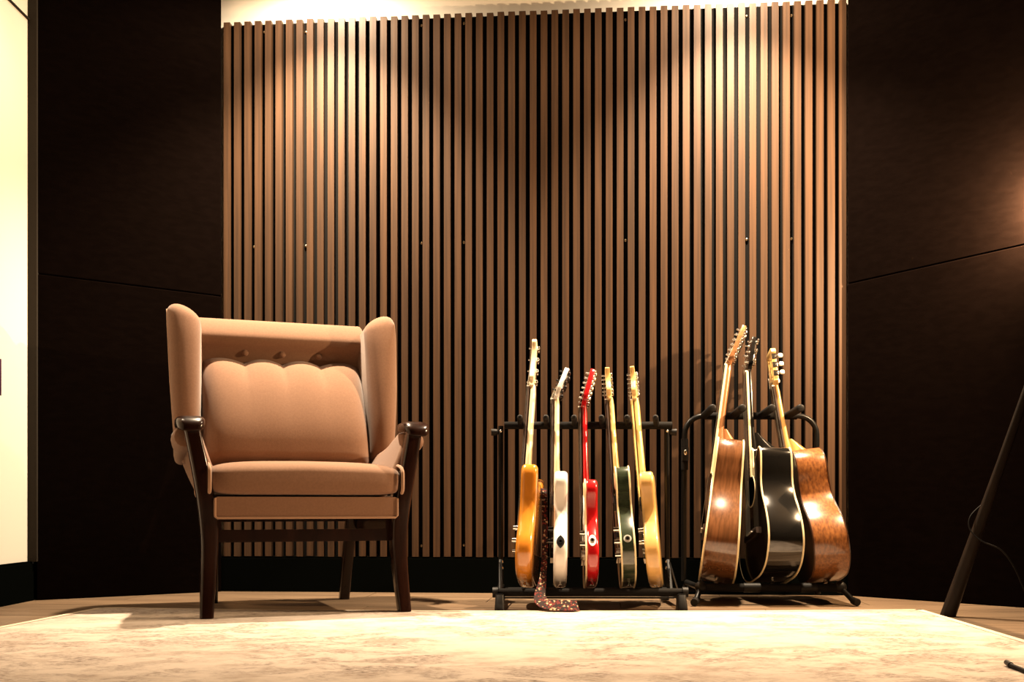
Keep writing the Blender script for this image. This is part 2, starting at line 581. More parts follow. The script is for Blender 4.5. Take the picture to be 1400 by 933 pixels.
bdm = MB()
top = [Vector(v) for v in vs[:q]]
def border(idx, inward):
    for a, b2 in zip(idx, idx[1:]):
        A, B2 = top[a], top[b2]
        off = Vector(inward) * 0.022
        bdm.add([A + Vector((0, 0, 0.0012)), B2 + Vector((0, 0, 0.0012)), B2 + off + Vector((0, 0, 0.0012)), A + off + Vector((0, 0, 0.0012))], [(0, 1, 2, 3)])
border([i for i in range(nx + 1)], (0, -1, 0))
border([j * W1 for j in range(ny + 1)], (1, 0, 0))
border([j * W1 + nx for j in range(ny + 1)], (-1, 0, 0))
border([ny * W1 + i for i in range(nx + 1)], (0, 1, 0))
M['rugedge'] = mat('rug_edge_tape', (0.55, 0.46, 0.36), 0.95, spec=0.1)
bdm.obj('edge_binding', 'rugedge', rug)

# ------------------------------------------------------------------ armchair
CHX, CHY, CHA = -0.634, 3.39, math.radians(20.5)
ch = empty('wingback_armchair', (CHX, CHY, 0), CHA)
tag(ch, 'tan velvet wingback armchair with dark wooden legs and arm caps', 'armchair')
REC = math.radians(17)
BU, BN = Vector((0, math.sin(REC), math.cos(REC))), Vector((0, -math.cos(REC), math.sin(REC)))
B0 = Vector((0, 0.405, 0.44))


def bk(u, s, n):
    return B0 + Vector((u, 0, 0)) + BU * s + BN * n


for sx in (-1, 1):
    # front leg rising into the arm post
    ctr = [(0.302, -0.030, 0.0078), (0.300, -0.020, 0.05), (0.295, -0.005, 0.13), (0.291, 0.003, 0.22), (0.294, 0.004, 0.30), (0.305, 0.000, 0.38), (0.320, -0.002, 0.46), (0.334, 0.004, 0.53), (0.343, 0.010, 0.578)]
    siz = [(0.020, 0.022), (0.021, 0.023), (0.023, 0.026), (0.025, 0.030), (0.027, 0.032), (0.0265, 0.032), (0.025, 0.030), (0.024, 0.029), (0.024, 0.029)]
    cc = spline([c + s for c, s in zip(ctr, siz)], 3, False)
    MB().loft([(sx * c[0], c[1], c[2]) for c in cc], [(c[3], c[4]) for c in cc], 20, 5).obj('front_leg', 'chairwood', ch)
    # polished arm knuckle
    cap = MB().sell((0, 0, 0), (0.043, 0.075, 0.021), 0.6, 0.55, 28, 12, fn=lambda p: Vector((p.x, p.y, p.z - 2.2 * max(0, -p.y - 0.02) ** 2 * 3)))
    cap.obj('arm_cap', 'chairwood', ch, (sx * 0.346, 0.030, 0.590))
    # rear leg
    MB().loft([(sx * 0.232, 0.555, 0.0005), (sx * 0.235, 0.525, 0.12), (sx * 0.240, 0.480, 0.26), (sx * 0.245, 0.450, 0.36)], [(0.018, 0.018), (0.019, 0.020), (0.021, 0.023), (0.022, 0.024)], 16, 5).obj('rear_leg', 'chairwood', ch)
    # side rail
    MB().box((sx * 0.268, 0.24, 0.285), (0.028, 0.44, 0.05)).obj('side_rail', 'chairwood', ch)
    # upholstered arm: inner panel and soft outward roll along the top
    ol = spline([(0.03, 0.40), (0.018, 0.47), (0.03, 0.565), (0.07, 0.585), (0.17, 0.565), (0.30, 0.532), (0.44, 0.516), (0.50, 0.50), (0.52, 0.43), (0.44, 0.36), (0.22, 0.355)], 4)
    MB().pad(ol, -0.024, 0.024, 0.018, 4, fn=lambda p, sx=sx: Vector((sx * (0.336 + p.x - 0.42 * max(0, 0.54 - p.z)), p.y, p.z))).obj('arm_panel', 'velvet', ch)
    path = spline([(0.358, 0.045, 0.550), (0.362, 0.12, 0.545), (0.358, 0.24, 0.525), (0.350, 0.38, 0.508), (0.343, 0.46, 0.50)], 5, False)
    rad = [0.022 + 0.012 * math.sin(math.pi * min(1, (i + 2) / 12)) for i in range(len(path))]
    rad[0] = 0.018
    MB().tube([(sx * p[0], p[1], p[2]) for p in path], rad, 16).obj('arm_pad', 'velvet', ch)
    # wing
    ol = spline([(0.335, 0.50), (0.325, 0.60), (0.340, 0.72), (0.365, 0.86), (0.385, 0.955), (0.405, 1.010), (0.445, 1.034), (0.490, 1.018), (0.540, 0.99), (0.600, 0.965), (0.62, 0.90), (0.585, 0.78), (0.545, 0.64), (0.50, 0.51), (0.42, 0.475)], 5)

    def splay(p, sx=sx):
        back = 0.42 + (p.z - 0.44) * 0.30           # back line at this height
        f = max(0.0, min(1.0, (back + 0.17 - p.y) / 0.30))
        th = 0.74 + 0.36 * max(0, min(1, (p.z - 0.45) / 0.5))
        hi = max(0.0, min(1.0, (p.z - 0.74) / 0.29))
        return Vector((sx * (0.295 + 0.040 * f ** 1.2 + p.x * th), p.y, p.z - 0.040 * hi * hi * (0.5 - p.x / 0.1)))
    MB().pad(ol, -0.050, 0.050, 0.047, 6, fn=splay).obj('wing', 'velvet', ch, ang=60)
    # piping down the outer edge of the wing
    pth = [splay(Vector((0.048, y, z))) for y, z in spline([(0.375, 0.51), (0.368, 0.60), (0.380, 0.72), (0.405, 0.86), (0.425, 0.95), (0.452, 0.998), (0.50, 0.985), (0.56, 0.955)], 5, False)]
    MB().tube(pth, 0.004, 8).obj('wing_piping', 'piping', ch)

# back shell, head roll, scalloped cushion
MB().pad([(-0.03, -0.07), (0.0, -0.07), (0.0, 0.50), (-0.03, 0.545), (-0.065, 0.53), (-0.075, 0.0)], -0.285, 0.285, 0.012, 3,
         fn=lambda p: bk(p.x, p.z, p.y)).obj('back_shell', 'velvet', ch)


rol = spline([(-0.06, 0.562), (-0.02, 0.577), (0.015, 0.575), (0.040, 0.560), (0.058, 0.536), (0.072, 0.506), (0.076, 0.482), (0.066, 0.462), (0.046, 0.447), (0.032, 0.428), (0.015, 0.400), (-0.05, 0.400)], 5)
MB().pad(rol, -0.292, 0.292, 0.010, 3, fn=lambda p: bk(p.x, p.z + 0.006 * (1 - (p.x / 0.3) ** 2), p.y)).obj('head_roll', 'velvet', ch, ang=70)


def cushion():
    mb = MB()
    nu, ns = 60, 40
    rr = []
    for j in range(ns + 1):
        t = j / ns
        ring_f = []
        for i in range(nu + 1):
            a = -1 + 2 * i / nu
            u = a * (0.286 - 0.006 * t ** 3)
            edges = [-0.29, -0.132, 0.0, 0.132, 0.29]
            lob = 0
            for e0, e1 in zip(edges, edges[1:]):
                if e0 <= u <= e1:
                    lob = math.sin(math.pi * (u - e0) / (e1 - e0))
            top = 0.412 + 0.018 * abs(lob) ** 0.8
            s = -0.02 + (top + 0.02) * t
            prof = 0.082 * (1 - abs(2 * t - 1) ** 3.2) ** 0.55 if 0 < t < 1 else 0
            w_ = max(0.0, (t - 0.66) / 0.34)
            w_ = w_ * w_ * (3 - 2 * w_)
            prof += 0.016 * math.sin(math.pi * t) ** 2
            prof *= 1 - 0.13 * (1 - abs(lob) ** 0.6) * w_
            side = max(0.0, 1 - abs(a) ** 9) ** 0.5
            ring_f.append(bk(u, s, 0.004 + (prof + 0.075 * (1 - t) ** 1.0 * min(1, 8 * t)) * side))
        rr.append(ring_f)
    vs = [p for r in rr for p in r]
    W = nu + 1
    fs = [(j * W + i, j * W + i + 1, (j + 1) * W + i + 1, (j + 1) * W + i) for j in range(ns) for i in range(nu)]
    n0 = len(vs)
    vs += [p - BN * 0.012 for p in vs]
    fs += [tuple(i + n0 for i in f[::-1]) for f in fs]
    bd = [i for i in range(nu)] + [j * W + nu for j in range(ns)] + [ns * W + i for i in range(nu, 0, -1)] + [j * W for j in range(ns, 0, -1)]
    for a, b in zip(bd, bd[1:] + bd[:1]):
        fs.append((a, b, b + n0, a + n0))
    mb.add(vs, fs)
    return mb


cushion().obj('back_cushion', 'velvet', ch, ang=80)
for u in (-0.128, 0.0, 0.128):
    bt = MB().sell((0, 0, 0), (0.0125, 0.0125, 0.008), 1, 1, 14, 8)
    o = bt.obj('button', 'velvet', ch)
    o.matrix_local = Matrix.Translation(bk(u, 0.438, 0.042)) @ Matrix.Rotation(math.pi / 2 - REC, 4, 'X')


# seat cushion with end piping, seat rail
def seatfn(p):
    z = p.z
    if p.y < 0.03:
        z -= 0.010 * ((0.03 - p.y) / 0.08) ** 2
    z += 0.010 * (1 - (p.x / 0.3) ** 2) * (1 if p.z > 0.42 else 0)
    return Vector((p.x, p.y, z))


sc = MB().sell((0, 0.215, 0.420), (0.298, 0.262, 0.052), 0.42, 0.18, 64, 22, fn=seatfn).obj('seat_cushion', 'velvet', ch, ang=80)
for sx in (-1, 1):
    ring = []
    for j in range(40):
        a = 2 * math.pi * j / 40
        ring.append((sx * 0.294, 0.215 + 0.259 * math.copysign(abs(math.cos(a)) ** 0.42, math.cos(a)), 0.419 + 0.052 * math.copysign(abs(math.sin(a)) ** 0.42, math.sin(a))))
    MB().tube(ring, 0.0055, 8, closed=True).obj('piping', 'piping', sc)
sr = MB().pad([(-0.036, 0.302), (0.46, 0.302), (0.46, 0.368), (-0.036, 0.368)], -0.282, 0.282, 0.012, 3).obj('seat_rail', 'velvet', ch)
MB().tube([(-0.278, -0.037, 0.364), (-0.278, -0.037, 0.310), (-0.272, -0.037, 0.304), (0.272, -0.037, 0.304), (0.278, -0.037, 0.310), (0.278, -0.037, 0.364)], 0.0035, 8).obj('piping', 'piping', sr)
MB().box((0, 0.03, 0.2485), (0.545, 0.022, 0.038)).obj('stretcher', 'chairwood', ch)
MB().box((0, 0.465, 0.31), (0.45, 0.025, 0.05)).obj('rear_rail', 'chairwood', ch)


# ------------------------------------------------------------------ guitar racks
def rack_electric():
    e = empty('guitar_rack', (0.256, 3.74, 0))
    tag(e, 'low black five-slot guitar rack holding the electric guitars', 'guitar stand')
    O = Vector((0.256, 3.74, 0))
    XL, XR = -0.040, 0.553
    Y0, YB, ZBAR = 3.60, 3.918, 0.627

    def part(name, mb, m, **k):
        return mb.obj(name, m, e, -O, **k)
    part('front_support', MB().tube([(XL - 0.012, Y0, 0.056), (XR + 0.012, Y0, 0.056)], 0.0135, 16), 'foam')
    part('rear_support', MB().tube([(XL, 3.845, 0.043), (XR, 3.845, 0.043)], 0.0115, 16), 'foam')
    for X in (XL, XR):
        s = -1 if X == XL else 1
        part('base_bar', MB().box((X, 3.785, 0.043), (0.022, 0.43, 0.020)), 'metal')
        part('foot', MB().loft([(X, 3.575, 0.0005), (X, 3.575, 0.012), (X, 3.59, 0.05)], [(0.017, 0.034), (0.016, 0.033), (0.014, 0.022)], 16, 5), 'rubber')
        part('foot', MB().loft([(X, 3.975, 0.0005), (X, 3.975, 0.032)], [(0.015, 0.025), (0.013, 0.020)], 16, 5), 'rubber')
        part('end_cap', MB().tube([(X + s * 0.006, Y0, 0.056), (X + s * 0.024, Y0, 0.056)], [0.018, 0.017], 16), 'rubber')
        ol = [(3.80, 0.045), (3.95, 0.045), (3.925, 0.150), (3.885, 0.150)]
        br = part('bracket', MB().pad(ol, X - 0.006, X + 0.006, 0.003, 2), 'metal')
        for z in (0.12, 0.142):
            MB().sell((X - s * 0.004, 3.888, z), (0.006, 0.005, 0.0055), 1, 1, 10, 6).obj('screw', 'chrome', br)
        part('upright', MB().tube([(X, 3.905, 0.05), (X, YB, 0.625)], 0.0095, 14), 'metal')
        part('stay', MB().tube([(X - s * 0.004, 3.62, 0.055), (X + s * 0.002, 3.86, 0.14)], 0.0028, 8), 'metal')
        kn = part('clamp_knob', MB().tube([(X + s * 0.008, YB, 0.603), (X + s * 0.016, YB, 0.603), (X + s * 0.034, YB, 0.603)], [0.007, 0.0115, 0.0125], 16), 'rubber')
        MB().sell((X, YB - 0.012, 0.606), (0.005, 0.004, 0.005), 1, 1, 10, 6).obj('bolt', 'chrome', kn)
    part('top_bar', MB().tube([(XL + 0.012, YB, ZBAR), (XR + 0.018, YB, ZBAR)], 0.0135, 18), 'foam')
    for px in (711, 746.5, 785, 822.5, 857.5, 896.5):
        X = (px - PX) / F * 3.785
        X2 = (px - PX + 1) / F * YB
        pg = part('neck_peg', MB().tube([(X2, YB, ZBAR + 0.002), (X, 3.79, 0.645), (X, 3.787, 0.6455)], [0.0105, 0.0105, 0.008], 16), 'foam')
        MB().sell((X, 3.786, 0.6455), (0.0085, 0.003, 0.0085), 0.8, 1, 14, 6).obj('peg_cap', 'rubber', pg)
    for y, z in ((3.66, 0.034), (3.74, 0.026)):
        part('cross_rod', MB().tube([(XL, y, z), (XR, y, z)], 0.0025, 8), 'metal')


rack_electric()


def rack_acoustic():
    O = Vector((0.89, 3.87, 0))
    e = empty('guitar_rack', O)
    tag(e, 'black tubular three-slot rack with rounded top holding the acoustic guitars', 'guitar stand')

    def part(name, mb, m, **k):
        return mb.obj(name, m, e, -O, **k)
    YB, Y0, YR = 4.068, 3.775, 4.00
    xl, xr = 0.640, 1.130
    zt = CH + (HY - 569) / F * YB
    path = [(xl, YB + 0.02, 0.06), (xl, YB + 0.02, 0.35), (xl, YB, zt - 0.11)]
    cx = 0.07
    for q in range(7):
        a = math.pi - q / 6 * math.pi / 2
        path.append((xl + cx + cx * math.cos(a), YB, zt - cx + cx * math.sin(a)))
    for q in range(7):
        a = math.pi / 2 - q / 6 * math.pi / 2
        path.append((xr - cx + cx * math.cos(a), YB, zt - cx + cx * math.sin(a)))
    path += [(xr, YB, zt - 0.11), (xr, YB + 0.02, 0.35), (xr, YB + 0.02, 0.06)]
    part('frame_tube', MB().tube(path, 0.010, 14), 'metal')
    part('top_sleeve', MB().tube([(xl + 0.075, YB, zt), (xr - 0.075, YB, zt)], 0.0135, 18), 'foam')
    part('left_sleeve', MB().tube([(xl, YB, zt - 0.20), (xl, YB, zt - 0.085)], 0.0135, 16), 'foam')
    for X in (xl,):
        cp = part('joint_clip', MB().box((X, YB - 0.012, zt - 0.142), (0.024, 0.016, 0.05)), 'rubber')
        MB().sell((X, YB - 0.021, zt - 0.137), (0.006, 0.003, 0.010), 0.8, 0.8, 12, 6).obj('clip_screw', 'chrome', cp)
    for px in (974.5, 1015.5, 1056, 1095):
        X = (px - PX) / F * 3.93
        X2 = X + (0.905 - X) * 0.02 - 0.012
        z1 = CH + (HY - 558) / F * 3.93
        pg = part('neck_peg', MB().tube([(X2, YB, zt), (X, 3.935, z1), (X, 3.931, z1)], [0.013, 0.0145, 0.011], 18), 'foam')
        MB().sell((X, 3.931, z1), (0.0125, 0.003, 0.0125), 0.8, 1, 16, 6).obj('peg_cap', 'rubber', pg)
    fs = part('front_support', MB().tube([(xl + 0.02, Y0, 0.058), (xr + 0.005, Y0, 0.058)], 0.0145, 18), 'foam')
    for x in (0.825, 1.02):
        MB().tube([(x - 0.028, Y0, 0.058), (x + 0.028, Y0, 0.058)], 0.0165, 18).obj('support_sleeve', 'rubber', fs)
    part('rear_support', MB().tube([(xl, YR, 0.040), (xr, YR, 0.040)], 0.0125, 18), 'foam')
    for X, s in ((xl + 0.01, -1), (xr, 1)):
        part('side_tube', MB().tube([(X, Y0, 0.058), (X, 3.9, 0.056), (X, YB + 0.02, 0.055)], 0.0105, 14), 'metal')
        part('elbow', MB().sell((X, Y0, 0.060), (0.021, 0.021, 0.021), 1, 1, 16, 10), 'rubber')
        ft = part('leg', MB().tube([(X, Y0, 0.058), (X + s * 0.018, Y0 - 0.035, 0.032), (X + s * 0.030, Y0 - 0.062, 0.013)], [0.009, 0.0095, 0.010], 14), 'metal')
        MB().tube([(X + s * 0.027, Y0 - 0.052, 0.0185), (X + s * 0.036, Y0 - 0.075, 0.0135)], [0.0125, 0.013], 14).obj('foot_cap', 'rubber', ft)
        ft = part('leg', MB().tube([(X, YB + 0.02, 0.055), (X + s * 0.012, YB + 0.03, 0.013)], 0.009, 14), 'metal')
        MB().tube([(X + s * 0.009, YB + 0.026, 0.024), (X + s * 0.012, YB + 0.032, 0.0125)], 0.012, 14).obj('foot_cap', 'rubber', ft)


rack_acoustic()


# ------------------------------------------------------------------ guitars
def place(e, Bp, Np, psi, nx, roll=0):
    "length axis from base point Bp to nut pixel point Np; psi turns the face to the camera"
    xa = Vector((math.cos(psi), math.sin(psi), 0))
    z = (Np - xa * nx - Bp)
    L = z.length
    z.normalize()
    x = (xa - z * xa.dot(z)).normalized()
    y = z.cross(x)
    Mx = Matrix((x, y, z)).transposed().to_4x4()
    e.matrix_world = Matrix.Translation(Bp) @ Mx
    return L


def tuner_mesh(kind):
    mb = MB()
    mb.cyl((-0.020, 0, 0), (0.002, 0, 0), 0.0030, 10)
    mb.cyl((-0.022, 0, 0), (-0.019, 0, 0), 0.0036, 10)
    mb.cyl((-0.0095, 0, 0), (-0.0075, 0, 0), 0.0055, 12)
    mb.sell((0.0125, 0, 0), (0.0060, 0.0085, 0.0070), 0.5, 0.5, 14, 8)
    mb.cyl((0.0125, 0.005, 0), (0.0125, 0.018, 0), 0.0020, 8)
    mb.sell((0.0125, 0.023, 0), (0.0032, 0.0070, 0.0075), 0.7, 0.8, 14, 8)
    return mb.mesh('tuning_peg', M[kind])


TUN = {k: tuner_mesh(k) for k in ('chrome', 'blackhw')}

TELE = [(0, 0), (-0.07, 0.004), (-0.125, 0.022), (-0.157, 0.075), (-0.155, 0.125), (-0.128, 0.185), (-0.118, 0.235), (-0.134, 0.285), (-0.150, 0.325), (-0.136, 0.362), (-0.098, 0.362), (-0.055, 0.325), (-0.030, 0.330),
        (-0.028, 0.385), (0.028, 0.400), (0.075, 0.412), (0.125, 0.400), (0.145, 0.345), (0.128, 0.280), (0.115, 0.225), (0.132, 0.165), (0.158, 0.10), (0.150, 0.055), (0.115, 0.018), (0.06, 0.003)]
BASS = [(0, 0), (-0.07, 0.004), (-0.12, 0.022), (-0.155, 0.07), (-0.158, 0.12), (-0.130, 0.19), (-0.122, 0.25), (-0.136, 0.305), (-0.150, 0.355), (-0.135, 0.385), (-0.10, 0.375), (-0.055, 0.335), (-0.032, 0.335),
        (-0.030, 0.36), (0.030, 0.365), (0.055, 0.345), (0.085, 0.38), (0.125, 0.415), (0.150, 0.405), (0.148, 0.36), (0.125, 0.29), (0.112, 0.22), (0.135, 0.14), (0.150, 0.075), (0.120, 0.022), (0.06, 0.003)]
ESB = [(0, 0), (-0.08, 0.006), (-0.14, 0.035), (-0.168, 0.09), (-0.160, 0.145), (-0.125, 0.205), (-0.118, 0.245), (-0.134, 0.30), (-0.138, 0.35), (-0.110, 0.378), (-0.070, 0.360), (-0.035, 0.325),
       (-0.030, 0.38), (0.030, 0.38), (0.06, 0.40), (0.11, 0.405), (0.140, 0.36), (0.136, 0.30), (0.118, 0.245), (0.128, 0.195), (0.162, 0.14), (0.166, 0.085), (0.14, 0.035), (0.08, 0.006)]


def scale_ol(ol, s):
    m = max(z for _, z in ol)
    return spline([(y, z * s / m) for y, z in ol], 4)


def electric(name, label, Bp, Np, psi, ol, blen, t, nutz, top, body, neck, board, headang, hw, ntun, two, rr=0.012, bindm=None, headm=None, jack=None, knobs='chrome', guard=None, er=None):
    e = empty(name)
    nx = -t / 2 - 0.002
    nutz = place(e, Bp, Np, psi, nx)
    dl = top
    o2 = scale_ol(ol, blen)
    bo = MB().pad(o2, -t / 2, t / 2, rr, 4).obj('body', body, e)
    if bindm:
        for x in ((-t / 2 + 0.001, t / 2 - 0.001) if bindm == 2 else (-t / 2 + 0.001,)):
            MB().tube([(x, y * 1.002, z) for y, z in o2], 0.0030, 6, closed=True).obj('binding', 'binding', bo)
    # neck (wide 0.042-0.056), back towards +x
    zs = [blen - 0.085, blen - 0.02, blen + 0.04, (blen + nutz) / 2, nutz - 0.02, nutz + 0.008]
    hwid = [0.028, 0.028, 0.027, 0.025, 0.022, 0.0215]
    dep = [0.012, 0.0125, 0.0115, 0.0105, 0.0105, 0.0090]
    nk = MB().loft([(nx + 0.0035 + d * 0.55, 0, z) for z, d in zip(zs, dep)], [(d, hh) for d, hh in zip(dep, hwid)], 20, 2.6).obj('neck', neck, e)
    z0 = blen - 0.13
    fb = MB().loft([(nx - 0.006, 0, z) for z in (z0, nutz)], [(0.0035, 0.0285), (0.0035, 0.0215)], 16, 6).obj('fretboard', board, e)
    fr = MB()
    for q in range(1, 20):
        z = nutz - (nutz - z0) * (1 - 2 ** (-q / 12.0)) * 1.45
        if z < z0 + 0.01:
            break
        hh = 0.0215 + (nutz - z) / (nutz - z0) * 0.007
        fr.box((nx - 0.0100, 0, z), (0.0014, 2 * hh - 0.001, 0.0018))
    fr.obj('frets', 'chrome', fb)
    MB().box((nx - 0.008, 0, nutz + 0.002), (0.009, 0.043, 0.004)).obj('nut', 'whitepl', e)
    # headstock, tilted back by headang around the nut
    hl = top
    Rh = Matrix.Rotation(headang, 3, 'Y')
    hb = Vector((nx + 0.004, 0, nutz))
    if two:
        hol = spline([(-0.021, 0), (-0.028, 0.02), (-0.038, 0.045), (-0.034, hl * 0.9), (-0.02, hl), (0, hl * 0.97), (0.02, hl), (0.034, hl * 0.9), (0.038, 0.045), (0.028, 0.02), (0.021, 0)], 3)
    else:
        hol = spline([(-0.0215, 0), (-0.024, 0.018), (-0.036, 0.03), (-0.032, 0.05), (-0.020, hl * 0.55), (-0.022, hl * 0.8), (-0.030, hl * 0.93), (-0.012, hl), (0.018, hl * 0.97), (0.030, hl * 0.85), (0.036, 0.05), (0.030, 0.02), (0.0215, 0)], 3)
    hd = MB().pad(hol, -0.0078, 0.0078, 0.002, 2, fn=lambda p: hb + Rh @ p).obj('headstock', headm or neck, e)
    n1 = ntun // 2 if two else ntun
    for q in range(ntun):
        side = -1 if (two and q >= n1) else 1
        qq = q % n1
        s = 0.032 + (hl - 0.05) * (qq / max(1, n1 - 1)) * 0.97
        yy = side * (0.022 if two else 0.017 + 0.004 * math.sin(qq))
        Rt = Rh @ (Matrix.Identity(3) if side > 0 else Matrix.Rotation(math.pi, 3, 'X'))
        link('tuning_peg', TUN[hw], e, hb + Rh @ Vector((0, yy, s)), Rt)
    # hardware on the face
    fx = -t / 2
    for z, m in ((blen * 0.70, 'blackpl'), (blen * 0.42, 'chrome' if knobs == 'chrome' else 'blackpl')):
        MB().pad([(-0.040, z - 0.016), (0.040, z - 0.016), (0.040, z + 0.016), (-0.040, z + 0.016)], fx - 0.008, fx + 0.001, 0.003, 2).obj('pickup', m, e)
    MB().box((fx - 0.005, 0, blen * 0.25), (0.011, 0.075, 0.035)).obj('bridge', hw, e)
    for (y, z) in ((-0.088, blen * 0.42), (-0.098, blen * 0.31), (-0.10, blen * 0.20))[:3 if knobs == 'three' else 2]:
        MB().tube([(fx, y, z), (fx - 0.004, y, z), (fx - 0.018, y, z)], [0.0100, 0.0095, 0.0082], 16).obj('knob', 'chrome' if knobs != 'black' else 'blackhw', e)
    if guard:
        g = spline([(-0.03, blen * 0.82), (-0.075, blen * 0.72), (-0.105, blen * 0.60), (-0.095, blen * 0.45), (-0.06, blen * 0.33), (-0.045, blen * 0.5), (-0.02, blen * 0.55), (0.05, blen * 0.62), (0.06, blen * 0.8), (0.0, blen * 0.83)], 3)
        MB().pad(g, fx - 0.003, fx + 0.001, 0.001, 1).obj('pickguard', guard, e)
    st = MB()
    ns = ntun if ntun < 7 else 6
    for q in range(ns):
        a = (q / (ns - 1) - 0.5)
        st.tube([(fx - 0.012, a * 0.052, blen * 0.25), (nx - 0.0125, a * 0.036, nutz + 0.004)], 0.0006 if ns == 6 else 0.0011, 5)
        sp_ = 0.03 + (hl - 0.055) * q / (ns - 1)
        ep = hb + Rh @ Vector((-0.014, 0.017 if not two else a * 0.07, sp_))
        st.tube([(nx - 0.0125, a * 0.036, nutz + 0.004), ep], 0.0006 if ns == 6 else 0.0011, 5)
    st.obj('strings', 'string', e)
    # jack on the treble edge, strap button at the bottom
    if jack:
        jz, kind = jack
        # edge y at jz on the lower treble side
        cand = [(y, z) for y, z in o2 if y < -0.06 and z < blen * 0.5]
        y0 = min(cand, key=lambda p: abs(p[1] - jz))
        i0 = o2.index(y0)
        ta = Vector((0, o2[(i0 + 1) % len(o2)][0] - o2[i0 - 1][0], o2[(i0 + 1) % len(o2)][1] - o2[i0 - 1][1])).normalized()
        if ta.z < 0:
            ta = -ta
        no = Vector((0, -ta.z, ta.y))
        R = Matrix((Vector((1, 0, 0)), ta, no)).transposed()
        c = Vector((0, y0[0], y0[1]))
        T = Matrix.Translation(c) @ R.to_4x4()
        jm = {'cateye': 'blackpl', 'oval': 'nickel', 'round': 'nickel'}[kind]
        pl = []
        for j in range(24):
            a = 2 * math.pi * j / 24
            if kind == 'cateye':
                hx = 0.0135 * math.cos(a) ** 2 * (1 if math.cos(a) > 0 else -1)
                pl.append((hx, 0.023 * math.sin(a)))
            elif kind == 'oval':
                pl.append((0.0125 * math.cos(a), 0.021 * math.sin(a)))
            else:
                pl.append((0.013 * math.cos(a), 0.013 * math.sin(a)))
        jp = MB().rings([[Vector((a, b, h)) for a, b in pl] for h in (-0.004, 0.0022)], T=T).obj('jack_plate', jm, e)
        rg = [[Vector((r * math.cos(2 * math.pi * j / 18), r * math.sin(2 * math.pi * j / 18), h)) for j in range(18)] for r, h in ((0.0085, 0.002), (0.0080, 0.005), (0.0045, 0.0052), (0.0040, 0.001))]
        MB().rings(rg, T=T, cap=False).obj('jack_socket', 'blackhw' if kind == 'cateye' else 'chrome', jp)
        MB().rings([[Vector((0.0042 * math.cos(2 * math.pi * j / 14), 0.0042 * math.sin(2 * math.pi * j / 14), h)) for j in range(14)] for h in (0.0005, 0.0028)], T=T).obj('jack_hole', 'hole', jp)
    sb = MB()
    sb.tube([(0, -0.045, 0.004), (0, -0.047, -0.004), (0, -0.0495, -0.013), (0, -0.050, -0.015)], [0.0045, 0.0035, 0.0075, 0.0065], 12)
    sb.obj('strap_button', 'chrome', e)
    if er:
        er(e, t, blen)
    tag(e, label, 'electric guitar')
    return e


def ebase(px, y=3.70, z=0.073):
    return Vector(((px - PX) / F * y, y, z))


def npt(px, py, d=3.885):
    return P(px, py, d)


def g1_extra(e, t, b):
    fx = -t / 2
    MB().tube([(fx - 0.02, -0.05, b * 0.25), (fx - 0.008, -0.05, b * 0.25)], 0.006, 10).obj('bridge_screw', 'chrome', e)


electric('electric_bass', 'amber orange electric bass with long pale maple neck, tallest in its rack', ebase(719.0), npt(725.5, 532, 3.90), math.radians(-6), BASS, 0.415, 0.056, 0.7, 0.185,
         'orange', 'maplepale', 'rosewood', 0.0, 'chrome', 4, False, rr=0.016, er=g1_extra)
electric('electric_guitar', 'white electric guitar with black tuners and black cat-eye jack plate', ebase(765.5), npt(757.5, 549), math.radians(-2), TELE, 0.408, 0.046, 0.66, 0.125,
         'white', 'maplepale', 'rosewood', math.radians(20), 'blackhw', 6, True, headm='white', jack=(0.105, 'cateye'), knobs='black')
electric('electric_guitar', 'cherry red electric guitar with red headstock crowded with chrome tuners', ebase(808.5), npt(795.0, 560), math.radians(-2), TELE, 0.375, 0.043, 0.63, 0.150,
         'red', 'red', 'rosewood', math.radians(15), 'chrome', 12, True, bindm=1, jack=(0.115, 'oval'), guard='whitepl')
electric('electric_guitar', 'dark green electric guitar with double cream binding and chrome knobs', ebase(859.0), npt(831.5, 549), math.radians(-4), ESB, 0.412, 0.046, 0.66, 0.125,
         'green', 'maple', 'rosewood', 0.0, 'chrome', 6, False, rr=0.004, bindm=2, jack=(0.115, 'round'), knobs='three')
electric('electric_guitar', 'butterscotch electric guitar with maple neck next to the dark green one', ebase(897.0), npt(866.5, 549), math.radians(-10), TELE, 0.408, 0.047, 0.66, 0.130,
         'butter', 'maple', 'maple', 0.0, 'chrome', 6, False, rr=0.010)

DREAD = [(0, 0), (-0.08, 0.004), (-0.15, 0.03), (-0.190, 0.085), (-0.196, 0.14), (-0.180, 0.20), (-0.148, 0.265), (-0.135, 0.315), (-0.142, 0.375), (-0.146, 0.425), (-0.125, 0.475), (-0.07, 0.497), (0, 0.50)]
DREAD = DREAD + [(-y, z) for y, z in DREAD[-2:0:-1]]
CUT = [(0, 0), (-0.08, 0.004), (-0.15, 0.032), (-0.193, 0.09), (-0.196, 0.15), (-0.172, 0.215), (-0.138, 0.275), (-0.126, 0.325), (-0.136, 0.385), (-0.138, 0.43), (-0.115, 0.45), (-0.075, 0.425), (-0.045, 0.395), (-0.033, 0.42), (-0.03, 0.47),
       (0.03, 0.485), (0.09, 0.478), (0.135, 0.445), (0.142, 0.385), (0.128, 0.325), (0.14, 0.275), (0.174, 0.215), (0.197, 0.15), (0.193, 0.09), (0.15, 0.032), (0.08, 0.004)]
PARL = [(0, 0), (-0.08, 0.005), (-0.14, 0.035), (-0.175, 0.085), (-0.182, 0.135), (-0.165, 0.19), (-0.125, 0.245), (-0.109, 0.285), (-0.112, 0.325), (-0.128, 0.375), (-0.125, 0.42), (-0.09, 0.455), (-0.04, 0.468), (0, 0.47)]
PARL = PARL + [(-y, z) for y, z in PARL[-2:0:-1]]


